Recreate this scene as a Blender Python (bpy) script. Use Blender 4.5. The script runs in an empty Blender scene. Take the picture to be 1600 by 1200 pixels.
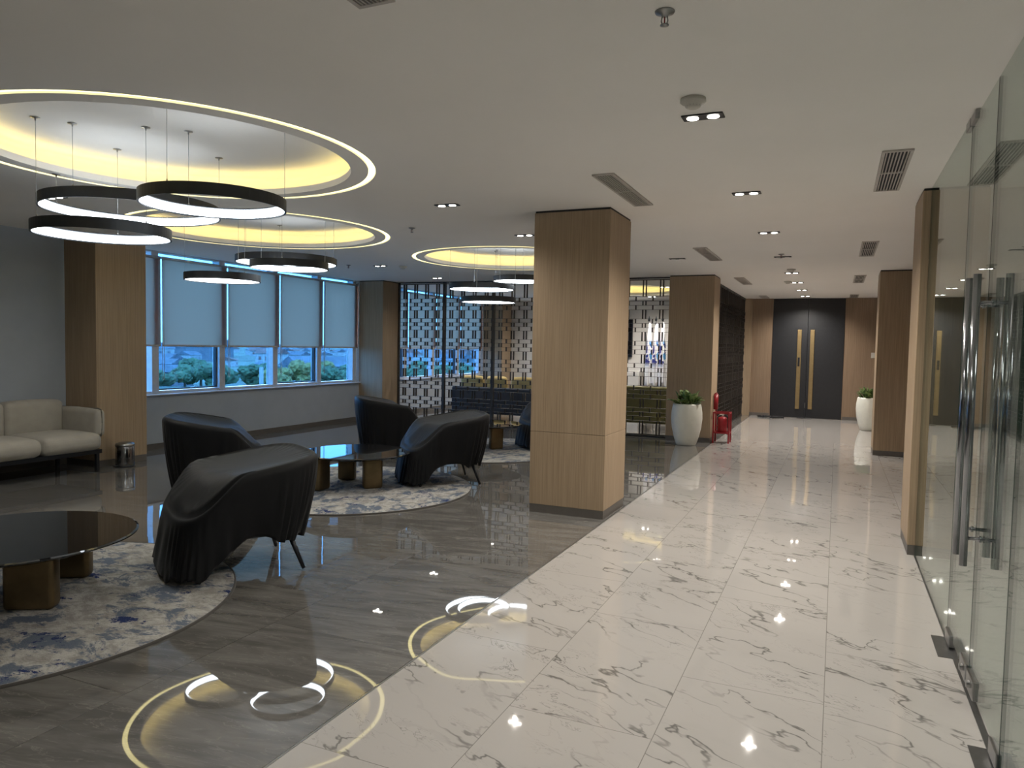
import bpy, bmesh, math, random
from math import sin, cos, pi, radians, sqrt
from mathutils import Matrix, Vector, geometry, noise

random.seed(7)
C = bpy.context.scene.collection
S = bpy.context.scene

# ------------------------------------------------------------------ camera
YAW, PITCH, ROLL, FOC = 0.41762069868302387, 0.05161918483688207, 0.019089465071330292, 1141.1214613389218
CAM_H = 1.5
cd = bpy.data.cameras.new('camera'); cam = bpy.data.objects.new('camera', cd); C.objects.link(cam)
cd.sensor_fit = 'HORIZONTAL'; cd.sensor_width = 36.0; cd.lens = 36.0 * FOC / 1600.0
cd.clip_start = 0.05; cd.clip_end = 3000
_f = Vector((-sin(YAW) * cos(PITCH), cos(YAW) * cos(PITCH), -sin(PITCH)))
_r = Vector((cos(YAW), sin(YAW), 0)); _d = _f.cross(_r)
_r2 = _r * cos(ROLL) - _d * sin(ROLL); _d2 = _r * sin(ROLL) + _d * cos(ROLL)
cam.matrix_world = Matrix(((_r2.x, -_d2.x, -_f.x, 0), (_r2.y, -_d2.y, -_f.y, 0), (_r2.z, -_d2.z, -_f.z, CAM_H), (0, 0, 0, 1)))
S.camera = cam

# ------------------------------------------------------------------ view, world, exposure
S.view_settings.view_transform = 'Standard'; S.view_settings.look = 'None'
S.view_settings.gamma = 1.0; S.view_settings.use_curve_mapping = False
S.view_settings.exposure = 0.9
cy = S.cycles
cy.use_denoising = True; cy.max_bounces = 10; cy.diffuse_bounces = 5; cy.glossy_bounces = 6
cy.transparent_max_bounces = 24; cy.transmission_bounces = 6
cy.sample_clamp_indirect = 6.0; cy.caustics_refractive = False; cy.blur_glossy = 0.3
cy.use_light_tree = True
W = bpy.data.worlds.new('world'); S.world = W; W.use_nodes = True
wb = W.node_tree.nodes['Background']
wb.inputs[0].default_value = (0.60, 0.79, 1.0, 1); wb.inputs[1].default_value = 20.0

SPOT_W = 72.0        # each ceiling downlight
RING_E = 4.5         # pendant diffusers
COVE_E = 4.2         # hidden cove strip
SLOT_E = 1.5        # visible outer slot

sun_d = bpy.data.lights.new('sun', 'SUN'); sun = bpy.data.objects.new('sun', sun_d); C.objects.link(sun)
sun_d.energy = 6.0; sun_d.angle = radians(12); sun_d.color = (0.8, 0.92, 1.0)
sun.rotation_euler = (radians(35), radians(25), 0)

# ------------------------------------------------------------------ materials
def new_mat(name):
    m = bpy.data.materials.new(name); m.use_nodes = True
    nt = m.node_tree; b = nt.nodes['Principled BSDF']
    return m, nt, b
def sset(b, col=None, rough=None, metal=None, spec=None, sheen=None):
    if col is not None: b.inputs['Base Color'].default_value = (*col, 1)
    if rough is not None: b.inputs['Roughness'].default_value = rough
    if metal is not None: b.inputs['Metallic'].default_value = metal
    if spec is not None: b.inputs['Specular IOR Level'].default_value = spec
    if sheen is not None: b.inputs['Sheen Weight'].default_value = sheen; b.inputs['Sheen Roughness'].default_value = 0.4
def N(nt, t, **kw):
    n = nt.nodes.new(t)
    for k, v in kw.items(): setattr(n, k, v)
    return n
def math_n(nt, op, a, b=None, c=None, clamp=False):
    n = nt.nodes.new('ShaderNodeMath'); n.operation = op; n.use_clamp = clamp
    for i, v in enumerate((a, b, c)):
        if v is None: continue
        if isinstance(v, (int, float)): n.inputs[i].default_value = v
        else: nt.links.new(v, n.inputs[i])
    return n.outputs[0]
def mixc(nt, fac, a, b):
    n = nt.nodes.new('ShaderNodeMix'); n.data_type = 'RGBA'
    for i, v in ((0, fac), (6, a), (7, b)):
        if isinstance(v, (int, float)): n.inputs[i].default_value = v
        elif isinstance(v, tuple): n.inputs[i].default_value = (*v, 1)
        else: nt.links.new(v, n.inputs[i])
    return n.outputs[2]
def smooth(nt, v, lo, hi, t0=0.0, t1=1.0):
    n = nt.nodes.new('ShaderNodeMapRange'); n.interpolation_type = 'SMOOTHSTEP'
    nt.links.new(v, n.inputs[0])
    for i, q in zip((1, 2, 3, 4), (lo, hi, t0, t1)): n.inputs[i].default_value = q
    return n.outputs[0]
def noise_n(nt, vec, scale, detail=4, rough=0.5, dist=0.0, w=None):
    n = nt.nodes.new('ShaderNodeTexNoise')
    if w is not None:
        n.noise_dimensions = '4D'
        nt.links.new(w, n.inputs['W'])
    if vec is not None: nt.links.new(vec, n.inputs['Vector'])
    n.inputs['Scale'].default_value = scale; n.inputs['Detail'].default_value = detail
    n.inputs['Roughness'].default_value = rough; n.inputs['Distortion'].default_value = dist
    return n.outputs['Fac']
def mapping(nt, vec, scale=(1, 1, 1), rot=(0, 0, 0), loc=(0, 0, 0)):
    n = nt.nodes.new('ShaderNodeMapping'); nt.links.new(vec, n.inputs[0])
    n.inputs['Location'].default_value = loc; n.inputs['Rotation'].default_value = rot; n.inputs['Scale'].default_value = scale
    return n.outputs[0]
def plain(name, col, rough=0.6, metal=0.0, spec=0.5, var=0.06, vscale=14.0, bump=0.0, sheen=None):
    """plain colour broken up by faint procedural variation"""
    m, nt, b = new_mat(name); sset(b, col, rough, metal, spec, sheen)
    tc = N(nt, 'ShaderNodeTexCoord')
    f = noise_n(nt, tc.outputs['Object'], vscale, 5, 0.6)
    k = smooth(nt, f, 0.3, 0.7)
    c = mixc(nt, k, tuple(max(0, x * (1 - var)) for x in col), tuple(min(1, x * (1 + var)) for x in col))
    nt.links.new(c, b.inputs['Base Color'])
    if bump:
        bn = N(nt, 'ShaderNodeBump'); bn.inputs['Strength'].default_value = bump; bn.inputs['Distance'].default_value = 0.01
        nt.links.new(noise_n(nt, tc.outputs['Object'], vscale * 6, 3), bn.inputs['Height']); nt.links.new(bn.outputs[0], b.inputs['Normal'])
    return m
def emis(name, col, e, base=(0.8, 0.8, 0.8)):
    m, nt, b = new_mat(name); sset(b, base, 0.5)
    b.inputs['Emission Color'].default_value = (*col, 1); b.inputs['Emission Strength'].default_value = e
    return m
def wood(name, c1, c2):
    m, nt, b = new_mat(name); sset(b, c1, 0.5, spec=0.3)
    tc = N(nt, 'ShaderNodeTexCoord')
    v = mapping(nt, tc.outputs['Object'], (90, 90, 1.6))
    f = noise_n(nt, v, 1.0, 5, 0.65)
    v2 = mapping(nt, tc.outputs['Object'], (5, 5, 0.4))
    g = noise_n(nt, v2, 1.0, 3)
    k = math_n(nt, 'ADD', math_n(nt, 'MULTIPLY', smooth(nt, f, 0.32, 0.68), 0.75), math_n(nt, 'MULTIPLY', g, 0.3), clamp=True)
    nt.links.new(mixc(nt, k, c1, c2), b.inputs['Base Color'])
    bn = N(nt, 'ShaderNodeBump'); bn.inputs['Strength'].default_value = 0.15; bn.inputs['Distance'].default_value = 0.002
    nt.links.new(f, bn.inputs['Height']); nt.links.new(bn.outputs[0], b.inputs['Normal'])
    return m
def pane_mat(name, tint, refl=(1, 1, 1), rough=0.0, boost=1.0):
    """thin clear pane: transparent tint + fresnel mirror (both faces)"""
    m = bpy.data.materials.new(name); m.use_nodes = True; nt = m.node_tree; nt.nodes.clear()
    out = N(nt, 'ShaderNodeOutputMaterial'); mx = N(nt, 'ShaderNodeMixShader')
    tr = N(nt, 'ShaderNodeBsdfTransparent'); tr.inputs[0].default_value = (*tint, 1)
    gl = N(nt, 'ShaderNodeBsdfGlossy'); gl.inputs['Roughness'].default_value = rough; gl.inputs[0].default_value = (*refl, 1)
    geo = N(nt, 'ShaderNodeNewGeometry'); fr = N(nt, 'ShaderNodeFresnel')
    ior = math_n(nt, 'MULTIPLY_ADD', geo.outputs['Backfacing'], 1 / 1.5 - 1.5, 1.5)
    nt.links.new(ior, fr.inputs[0])
    fac = math_n(nt, 'MULTIPLY', fr.outputs[0], boost, clamp=True)
    nt.links.new(fac, mx.inputs[0]); nt.links.new(tr.outputs[0], mx.inputs[1]); nt.links.new(gl.outputs[0], mx.inputs[2])
    nt.links.new(mx.outputs[0], out.inputs[0])
    return m

def tile_nodes(nt, x0, w, y0, l, grout):
    """tile ids, grout mask and a tiny random tilt of every tile"""
    geo = N(nt, 'ShaderNodeNewGeometry'); sp = N(nt, 'ShaderNodeSeparateXYZ'); nt.links.new(geo.outputs['Position'], sp.inputs[0])
    u = math_n(nt, 'DIVIDE', math_n(nt, 'SUBTRACT', sp.outputs[0], x0), w)
    ix = math_n(nt, 'FLOOR', u)
    par = math_n(nt, 'FLOORED_MODULO', ix, 2.0)
    yo = math_n(nt, 'MULTIPLY_ADD', par, 0.5, 0.0)
    v = math_n(nt, 'ADD', math_n(nt, 'DIVIDE', math_n(nt, 'SUBTRACT', sp.outputs[1], y0), l), yo)
    iy = math_n(nt, 'FLOOR', v)
    fu = math_n(nt, 'FRACT', u); fv = math_n(nt, 'FRACT', v)
    du = math_n(nt, 'MULTIPLY', math_n(nt, 'MINIMUM', fu, math_n(nt, 'SUBTRACT', 1.0, fu)), w)
    dv = math_n(nt, 'MULTIPLY', math_n(nt, 'MINIMUM', fv, math_n(nt, 'SUBTRACT', 1.0, fv)), l)
    dm = math_n(nt, 'MINIMUM', du, dv)
    mask = smooth(nt, dm, grout * 0.6, grout, 1.0, 0.0)
    idv = N(nt, 'ShaderNodeCombineXYZ'); nt.links.new(ix, idv.inputs[0]); nt.links.new(iy, idv.inputs[1])
    wn = N(nt, 'ShaderNodeTexWhiteNoise', noise_dimensions='2D'); nt.links.new(idv.outputs[0], wn.inputs['Vector'])
    return geo, mask, wn
def tilt_normal(nt, b, geo, wn, amt, wav, wscale):
    """polished surface: every tile lies a hair off level and is very slightly wavy"""
    s = N(nt, 'ShaderNodeVectorMath', operation='SUBTRACT'); nt.links.new(wn.outputs['Color'], s.inputs[0]); s.inputs[1].default_value = (0.5, 0.5, 0.5)
    m = N(nt, 'ShaderNodeVectorMath', operation='MULTIPLY'); nt.links.new(s.outputs[0], m.inputs[0]); m.inputs[1].default_value = (amt, amt, 0)
    nz = nt.nodes.new('ShaderNodeTexNoise'); nt.links.new(geo.outputs['Position'], nz.inputs['Vector']); nz.inputs['Scale'].default_value = wscale; nz.inputs['Detail'].default_value = 1.5
    s2 = N(nt, 'ShaderNodeVectorMath', operation='SUBTRACT'); nt.links.new(nz.outputs['Color'], s2.inputs[0]); s2.inputs[1].default_value = (0.5, 0.5, 0.5)
    m2 = N(nt, 'ShaderNodeVectorMath', operation='MULTIPLY'); nt.links.new(s2.outputs[0], m2.inputs[0]); m2.inputs[1].default_value = (wav, wav, 0)
    a = N(nt, 'ShaderNodeVectorMath', operation='ADD'); nt.links.new(m.outputs[0], a.inputs[0]); nt.links.new(m2.outputs[0], a.inputs[1])
    a2 = N(nt, 'ShaderNodeVectorMath', operation='ADD'); nt.links.new(a.outputs[0], a2.inputs[0]); nt.links.new(geo.outputs['Normal'], a2.inputs[1])
    nn = N(nt, 'ShaderNodeVectorMath', operation='NORMALIZE'); nt.links.new(a2.outputs[0], nn.inputs[0])
    nt.links.new(nn.outputs[0], b.inputs['Normal'])

def white_marble():
    m, nt, b = new_mat('white_marble'); sset(b, (0.6, 0.57, 0.53), 0.03, spec=0.6)
    geo, grout, wn = tile_nodes(nt, -1.795, 0.6, 3.33, 1.2, 0.0022)
    w = math_n(nt, 'MULTIPLY', wn.outputs['Value'], 30.0)
    pos = mapping(nt, geo.outputs['Position'], (1, 1, 1), (0, 0, radians(27)))
    st = mapping(nt, pos, (0.42, 1.0, 1.0))
    warp = nt.nodes.new('ShaderNodeTexNoise'); warp.noise_dimensions = '4D'; nt.links.new(w, warp.inputs['W']); nt.links.new(st, warp.inputs['Vector'])
    warp.inputs['Scale'].default_value = 3.2; warp.inputs['Detail'].default_value = 5
    wv = N(nt, 'ShaderNodeVectorMath', operation='MULTIPLY_ADD'); nt.links.new(warp.outputs['Color'], wv.inputs[0]); wv.inputs[1].default_value = (0.55, 0.55, 0.55); nt.links.new(st, wv.inputs[2])
    # main veins
    n1 = noise_n(nt, wv.outputs[0], 2.6, 3, 0.55, 0.2, w)
    a1 = math_n(nt, 'ABSOLUTE', math_n(nt, 'SUBTRACT', n1, 0.5))
    v1 = smooth(nt, a1, 0.0, 0.011, 1.0, 0.0)
    v1s = smooth(nt, a1, 0.0, 0.06, 1.0, 0.0)
    mk = smooth(nt, noise_n(nt, st, 3.1, 2, 0.5, 0.0, w), 0.41, 0.57)
    # fine veins
    n2 = noise_n(nt, wv.outputs[0], 6.0, 5, 0.6, 0.6, w)
    v2 = smooth(nt, math_n(nt, 'ABSOLUTE', math_n(nt, 'SUBTRACT', n2, 0.48)), 0.0, 0.009, 1.0, 0.0)
    mk2 = smooth(nt, noise_n(nt, st, 2.2, 2, 0.5, 0.0, w), 0.45, 0.6)
    veins = math_n(nt, 'MAXIMUM', math_n(nt, 'MULTIPLY', v1, math_n(nt, 'MULTIPLY_ADD', mk, 0.85, 0.08)), math_n(nt, 'MULTIPLY', v2, math_n(nt, 'MULTIPLY', mk2, 0.65)))
    halo = math_n(nt, 'MULTIPLY', math_n(nt, 'MULTIPLY', v1s, mk), 0.34)
    c = mixc(nt, noise_n(nt, st, 1.3, 3), (0.37, 0.352, 0.335), (0.44, 0.42, 0.40))
    c = mixc(nt, halo, c, (0.36, 0.35, 0.33))
    c = mixc(nt, veins, c, (0.13, 0.125, 0.12))
    c = mixc(nt, math_n(nt, 'MULTIPLY', grout, 0.75), c, (0.16, 0.15, 0.14))
    nt.links.new(c, b.inputs['Base Color'])
    tilt_normal(nt, b, geo, wn, 0.006, 0.011, 2.6)
    return m
def grey_marble():
    m, nt, b = new_mat('grey_marble'); sset(b, (0.25, 0.23, 0.2), 0.02, spec=0.9); b.inputs['IOR'].default_value = 1.6
    geo, grout, wn = tile_nodes(nt, -1.795 - 0.9 * 12, 0.9, 0.3, 1.8, 0.002)
    w = math_n(nt, 'MULTIPLY', wn.outputs['Value'], 20.0)
    pos = mapping(nt, geo.outputs['Position'], (1, 1, 1), (0, 0, radians(-10)))
    st = mapping(nt, pos, (0.5, 2.6, 1))
    n1 = noise_n(nt, st, 2.2, 8, 0.62, 1.6, w)
    c = mixc(nt, smooth(nt, n1, 0.33, 0.68), (0.098, 0.094, 0.088), (0.172, 0.165, 0.155))
    n2 = noise_n(nt, st, 4.0, 6, 0.6, 1.2, w)
    v = smooth(nt, math_n(nt, 'ABSOLUTE', math_n(nt, 'SUBTRACT', n2, 0.5)), 0.0, 0.012, 0.16, 0.0)
    c = mixc(nt, v, c, (0.48, 0.45, 0.40))
    c = mixc(nt, math_n(nt, 'MULTIPLY', grout, 0.8), c, (0.05, 0.045, 0.04))
    nt.links.new(c, b.inputs['Base Color'])
    tilt_normal(nt, b, geo, wn, 0.004, 0.007, 1.6)
    return m
def rug_mat():
    m, nt, b = new_mat('rug_pile'); sset(b, (0.4, 0.4, 0.4), 0.95, spec=0.1)
    tc = N(nt, 'ShaderNodeTexCoord')
    o = tc.outputs['Object']
    st = mapping(nt, o, (1.0, 1.5, 1), (0, 0, 0.3))
    n1 = noise_n(nt, st, 3.4, 8, 0.74, 0.4)
    n2 = noise_n(nt, st, 8.0, 8, 0.78, 0.5)
    n3 = noise_n(nt, mapping(nt, o, (1, 1.4, 1), (0, 0, 0.3), (7, 3, 0)), 3.0, 9, 0.80, 0.2)
    c = mixc(nt, smooth(nt, n2, 0.38, 0.62), (0.27, 0.26, 0.24), (0.46, 0.45, 0.43))
    c = mixc(nt, smooth(nt, n1, 0.50, 0.57), c, (0.12, 0.145, 0.19))
    c = mixc(nt, smooth(nt, n3, 0.575, 0.60), c, (0.025, 0.04, 0.12))
    nt.links.new(c, b.inputs['Base Color'])
    bn = N(nt, 'ShaderNodeBump'); bn.inputs['Strength'].default_value = 0.5; bn.inputs['Distance'].default_value = 0.006
    nt.links.new(noise_n(nt, o, 160, 2), bn.inputs['Height']); nt.links.new(bn.outputs[0], b.inputs['Normal'])
    return m
def fabric(name, c, rough=0.85, sheen=0.3, bscale=350, spec=0.2):
    m, nt, b = new_mat(name); sset(b, c, rough, spec=spec, sheen=sheen)
    tc = N(nt, 'ShaderNodeTexCoord')
    f = noise_n(nt, tc.outputs['Object'], 9, 4)
    nt.links.new(mixc(nt, f, tuple(x * 0.85 for x in c), tuple(x * 1.15 for x in c)), b.inputs['Base Color'])
    bn = N(nt, 'ShaderNodeBump'); bn.inputs['Strength'].default_value = 0.25; bn.inputs['Distance'].default_value = 0.002
    nt.links.new(noise_n(nt, tc.outputs['Object'], bscale, 2), bn.inputs['Height']); nt.links.new(bn.outputs[0], b.inputs['Normal'])
    return m
def blind_mat():
    m = bpy.data.materials.new('blind_fabric'); m.use_nodes = True; nt = m.node_tree; b = nt.nodes['Principled BSDF']
    sset(b, (0.62, 0.62, 0.62), 0.9, spec=0.1)
    tl = N(nt, 'ShaderNodeBsdfTranslucent'); tl.inputs[0].default_value = (0.36, 0.335, 0.30, 1)
    tc = N(nt, 'ShaderNodeTexCoord')
    f = noise_n(nt, mapping(nt, tc.outputs['Object'], (1, 60, 60)), 2, 3)
    nt.links.new(mixc(nt, f, (0.70, 0.49, 0.39), (0.76, 0.53, 0.42)), tl.inputs[0])
    ad = N(nt, 'ShaderNodeMixShader'); ad.inputs[0].default_value = 0.9
    nt.links.new(b.outputs[0], ad.inputs[1]); nt.links.new(tl.outputs[0], ad.inputs[2])
    nt.links.new(ad.outputs[0], nt.nodes['Material Output'].inputs[0])
    return m
def black_marble():
    m, nt, b = new_mat('black_polished_stone'); sset(b, (0.01, 0.01, 0.011), 0.02, spec=0.7)
    tc = N(nt, 'ShaderNodeTexCoord')
    n = noise_n(nt, mapping(nt, tc.outputs['Object'], (1, 3, 1), (0, 0, 0.9)), 2.2, 6, 0.6, 1.2)
    v = smooth(nt, math_n(nt, 'ABSOLUTE', math_n(nt, 'SUBTRACT', n, 0.5)), 0, 0.006, 0.5, 0)
    v = math_n(nt, 'MULTIPLY', v, smooth(nt, noise_n(nt, tc.outputs['Object'], 3, 2), 0.5, 0.6))
    nt.links.new(mixc(nt, v, (0.010, 0.010, 0.011), (0.25, 0.22, 0.2)), b.inputs['Base Color'])
    return m
def leaf_mat():
    m, nt, b = new_mat('leaf'); sset(b, (0.05, 0.1, 0.03), 0.4)
    tc = N(nt, 'ShaderNodeTexCoord')
    f = noise_n(nt, tc.outputs['Object'], 22, 4, 0.6)
    nt.links.new(mixc(nt, smooth(nt, f, 0.4, 0.65), (0.03, 0.075, 0.015), (0.22, 0.30, 0.09)), b.inputs['Base Color'])
    return m
def flag_mat():
    m, nt, b = new_mat('flag_cloth'); sset(b, (0.8, 0.8, 0.8), 0.8)
    tc = N(nt, 'ShaderNodeTexCoord')
    sp = N(nt, 'ShaderNodeSeparateXYZ'); nt.links.new(tc.outputs['Object'], sp.inputs[0])
    f = noise_n(nt, mapping(nt, tc.outputs['Object'], (7, 7, 5)), 1, 2, 0.5, 0.8)
    band = math_n(nt, 'MULTIPLY', smooth(nt, sp.outputs[2], 1.05, 1.2), smooth(nt, sp.outputs[2], 1.75, 1.6))
    k = math_n(nt, 'MULTIPLY', smooth(nt, f, 0.49, 0.52), band)
    c = mixc(nt, k, (0.75, 0.75, 0.78), (0.02, 0.03, 0.22))
    f2 = noise_n(nt, mapping(nt, tc.outputs['Object'], (9, 9, 6), (0, 0, 0), (4, 2, 1)), 1, 2)
    k2 = math_n(nt, 'MULTIPLY', smooth(nt, f2, 0.58, 0.6), band)
    c = mixc(nt, k2, c, (0.1, 0.35, 0.7))
    nt.links.new(c, b.inputs['Base Color'])
    return m

M = dict(
    ceiling=plain('ceiling_paint', (0.88, 0.86, 0.83), 0.9, spec=0.1, var=0.015, vscale=0.8),
    wall=plain('grey_wall_paint', (0.35, 0.385, 0.43), 0.85, spec=0.2, var=0.03, vscale=3),
    wall_white=plain('pale_wall_paint', (0.62, 0.60, 0.57), 0.85, spec=0.2, var=0.03, vscale=3),
    office=plain('office_wall_paint', (0.55, 0.55, 0.54), 0.85, var=0.03, vscale=3),
    wood=wood('oak_veneer', (0.27, 0.195, 0.125), (0.38, 0.285, 0.19)),
    wood_dark=wood('walnut_veneer', (0.20, 0.138, 0.092), (0.28, 0.20, 0.135)),
    base=plain('dark_skirting', (0.11, 0.10, 0.09), 0.45),
    gap=plain('shadow_gap', (0.02, 0.02, 0.02), 0.7),
    black_door=plain('black_laminate', (0.013, 0.014, 0.017), 0.45, var=0.1),
    brass=plain('brushed_brass', (0.30, 0.22, 0.11), 0.42, 0.7),
    bronze=plain('bronze_leg', (0.19, 0.135, 0.07), 0.35, 0.8, var=0.2, vscale=4),
    chrome=plain('brushed_chrome', (0.33, 0.34, 0.36), 0.14, 1.0),
    steel=plain('satin_steel', (0.35, 0.35, 0.35), 0.3, 1.0),
    steel_dark=plain('dark_steel_plate', (0.20, 0.20, 0.20), 0.35, 0.9),
    screen=plain('bronze_lattice_metal', (0.045, 0.038, 0.033), 0.45, 0.5, var=0.15),
    black=plain('black_metal', (0.012, 0.014, 0.018), 0.4, 0.2),
    ring=plain('black_ring_housing', (0.012, 0.016, 0.024), 0.45),
    plastic=plain('white_plastic', (0.55, 0.53, 0.48), 0.5),
    vent=plain('vent_aluminium', (0.48, 0.45, 0.42), 0.5),
    ventdark=plain('vent_interior', (0.02, 0.02, 0.025), 0.8),
    cable=plain('steel_cable', (0.5, 0.52, 0.55), 0.4, 0.5),
    pot=plain('white_glazed_pot', (0.60, 0.60, 0.54), 0.45, var=0.03),
    soil=plain('soil', (0.02, 0.016, 0.012), 0.95, var=0.4, vscale=60, bump=0.6),
    red=plain('red_paint', (0.28, 0.012, 0.02), 0.35, var=0.1),
    cover=fabric('stretch_cover_fabric', (0.007, 0.0075, 0.009), 0.55, 0.06, 420, 0.22),
    sofa=fabric('oatmeal_sofa_fabric', (0.36, 0.34, 0.30), 0.9, 0.2),
    sofa_piping=fabric('sofa_piping_fabric', (0.16, 0.15, 0.135), 0.9, 0.1),
    sofa_grey=fabric('charcoal_sofa_fabric', (0.07, 0.075, 0.085), 0.9, 0.2),
    sofa_olive=fabric('olive_sofa_fabric', (0.22, 0.20, 0.09), 0.9, 0.2),
    yellow=fabric('mustard_cushion_fabric', (0.62, 0.47, 0.20), 0.9, 0.2),
    seam=plain('floor_strip_metal', (0.25, 0.25, 0.25), 0.3, 0.8),
    frame=plain('window_frame_aluminium', (0.55, 0.57, 0.60), 0.4, 0.2),
    gasket=plain('window_gasket', (0.03, 0.04, 0.05), 0.6),
    trunk=plain('bark', (0.08, 0.06, 0.04), 0.9, var=0.3),
    crown=plain('tree_foliage', (0.065, 0.105, 0.05), 0.8, var=0.6, vscale=1.1, bump=0.8),
    crown2=plain('tree_foliage_yellow', (0.19, 0.16, 0.05), 0.8, var=0.45, vscale=1.1, bump=0.8),
    ground=plain('city_ground', (0.10, 0.13, 0.10), 0.9, var=0.5, vscale=0.03),
    road=plain('road_concrete', (0.25, 0.26, 0.27), 0.8),
    roof1=plain('roof_grey', (0.10, 0.115, 0.14), 0.8, var=0.3, vscale=0.3),
    roof2=plain('roof_rust', (0.17, 0.09, 0.08), 0.8, var=0.3, vscale=0.3),
    facade1=plain('facade_white', (0.34, 0.35, 0.36), 0.8),
    facade2=plain('facade_dim', (0.14, 0.155, 0.18), 0.8),
    white_marble=white_marble(), grey_marble=grey_marble(), rug=rug_mat(), rug_edge=fabric('rug_binding', (0.07, 0.065, 0.06)),
    stone=black_marble(), leaf=leaf_mat(), flag=flag_mat(), blind=blind_mat(),
    glass=pane_mat('door_glass', (0.80, 0.84, 0.82), (0.97, 1, 0.98), 0.0, 1.0),
    glass_edge=plain('glass_edge', (0.02, 0.05, 0.04), 0.2),
    window_glass=pane_mat('window_glass', (0.15, 0.26, 0.36), (1, 1, 1), 0.0, 0.6),
    led=emis('ring_diffuser', (0.86, 0.94, 1.0), RING_E),
    slot=emis('cove_slot_diffuser', (1.0, 0.88, 0.42), SLOT_E, (0.8, 0.75, 0.5)),
    cove=emis('cove_led_strip', (1.0, 0.78, 0.26), COVE_E),
    lamp=emis('downlight_lens', (1.0, 0.95, 0.85), 12.0),
    panel=emis('office_fill_glow', (1.0, 0.96, 0.9), 15.0),  # glow of the fill panels added in the office
    lamp_off=plain('downlight_lens_off', (0.5, 0.5, 0.48), 0.3),
    tv=plain('tv_glass', (0.006, 0.006, 0.008), 0.12),
)

# ------------------------------------------------------------------ mesh helpers
H = 2.707
def bx(b, x0, x1, y0, y1, z0, z1, bevel=0.0, seg=2, mi=0):
    vs = [b.verts.new((x, y, z)) for z in (z0, z1) for y in (y0, y1) for x in (x0, x1)]
    fs = [b.faces.new([vs[i] for i in q]) for q in ((0, 2, 3, 1), (4, 5, 7, 6), (0, 1, 5, 4), (2, 6, 7, 3), (0, 4, 6, 2), (1, 3, 7, 5))]
    for f in fs: f.material_index = mi
    if bevel > 0:
        es = list({e for f in fs for e in f.edges})
        bmesh.ops.bevel(b, geom=es, offset=bevel, segments=seg, affect='EDGES', profile=0.5)
    return vs
def tube(b, p0, p1, r0, r1=None, n=10, cap=True, mi=0):
    r1 = r0 if r1 is None else r1
    p0 = Vector(p0); p1 = Vector(p1); d = (p1 - p0).normalized()
    a = d.cross(Vector((0, 0, 1)) if abs(d.z) < 0.9 else Vector((1, 0, 0))).normalized(); c = d.cross(a)
    A = [b.verts.new(p0 + (a * cos(2 * pi * i / n) + c * sin(2 * pi * i / n)) * r0) for i in range(n)]
    B = [b.verts.new(p1 + (a * cos(2 * pi * i / n) + c * sin(2 * pi * i / n)) * r1) for i in range(n)]
    for i in range(n):
        f = b.faces.new((A[i], A[(i + 1) % n], B[(i + 1) % n], B[i])); f.smooth = True; f.material_index = mi
    if cap: b.faces.new(A[::-1]).material_index = mi; b.faces.new(B).material_index = mi
def polytube(b, pts, r, n=8):
    for i in range(len(pts) - 1): tube(b, pts[i], pts[i + 1], r, r, n)
def lathe(b, prof, cx=0, cy_=0, n=32, smooth_=True, mi=0):
    rings = []
    for r, z in prof:
        if r < 1e-6: rings.append([b.verts.new((cx, cy_, z))])
        else: rings.append([b.verts.new((cx + r * cos(2 * pi * i / n), cy_ + r * sin(2 * pi * i / n), z)) for i in range(n)])
    for k in range(len(rings) - 1):
        A, B = rings[k], rings[k + 1]
        for i in range(n):
            j = (i + 1) % n
            if len(A) == 1 and len(B) == 1: continue
            if len(A) == 1: f = b.faces.new((A[0], B[j], B[i]))
            elif len(B) == 1: f = b.faces.new((A[i], A[j], B[0]))
            else: f = b.faces.new((A[i], A[j], B[j], B[i]))
            f.smooth = smooth_; f.material_index = mi
def obj(name, b, mat, parent=None, loc=None, rz=0):
    bmesh.ops.recalc_face_normals(b, faces=b.faces[:])
    me = bpy.data.meshes.new(name); b.to_mesh(me); b.free()
    for m_ in (mat if isinstance(mat, (list, tuple)) else [mat]): me.materials.append(M[m_])
    o = bpy.data.objects.new(name, me); C.objects.link(o)
    if parent: o.parent = parent
    if loc is not None: o.location = loc
    o.rotation_euler.z = rz
    return o
def tag(o, label, cat, group=None, kind=None):
    o['label'] = label; o['category'] = cat
    if group: o['group'] = group
    if kind: o['kind'] = kind
    return o
def thing(name, label, cat, loc=(0, 0, 0), rz=0, group=None, kind=None):
    o = bpy.data.objects.new(name, None); C.objects.link(o); o.empty_display_size = 0.1
    o.location = loc; o.rotation_euler.z = rz
    return tag(o, label, cat, group, kind)
def struct(name, b, mat, parent=None):
    o = obj(name, b, mat, parent)
    if parent is None: o['kind'] = 'structure'
    return o
def copy_tree(o, parent=None):
    c = o.copy(); C.objects.link(c)
    if parent: c.parent = parent
    for ch in [q for q in o.children]: copy_tree(ch, c)
    return c
def bm(): return bmesh.new()

# ------------------------------------------------------------------ the room shell
YB, YE = -3.0, 17.83            # behind the camera / end of the corridor
XB = -1.785                     # where grey stone meets white stone
GX = 0.59                       # glass partition
b = bm(); bx(b, -8.65, XB, YB, YE + .25, -0.15, 0.0); struct('floor', b, 'grey_marble')
b = bm(); bx(b, XB, 5.0, YB, YE + .25, -0.15, 0.0); struct('floor', b, 'white_marble')
b = bm(); bx(b, XB - 0.004, XB + 0.004, YB, YE, 0.0, 0.0012); struct('trim_1', b, 'seam')

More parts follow.
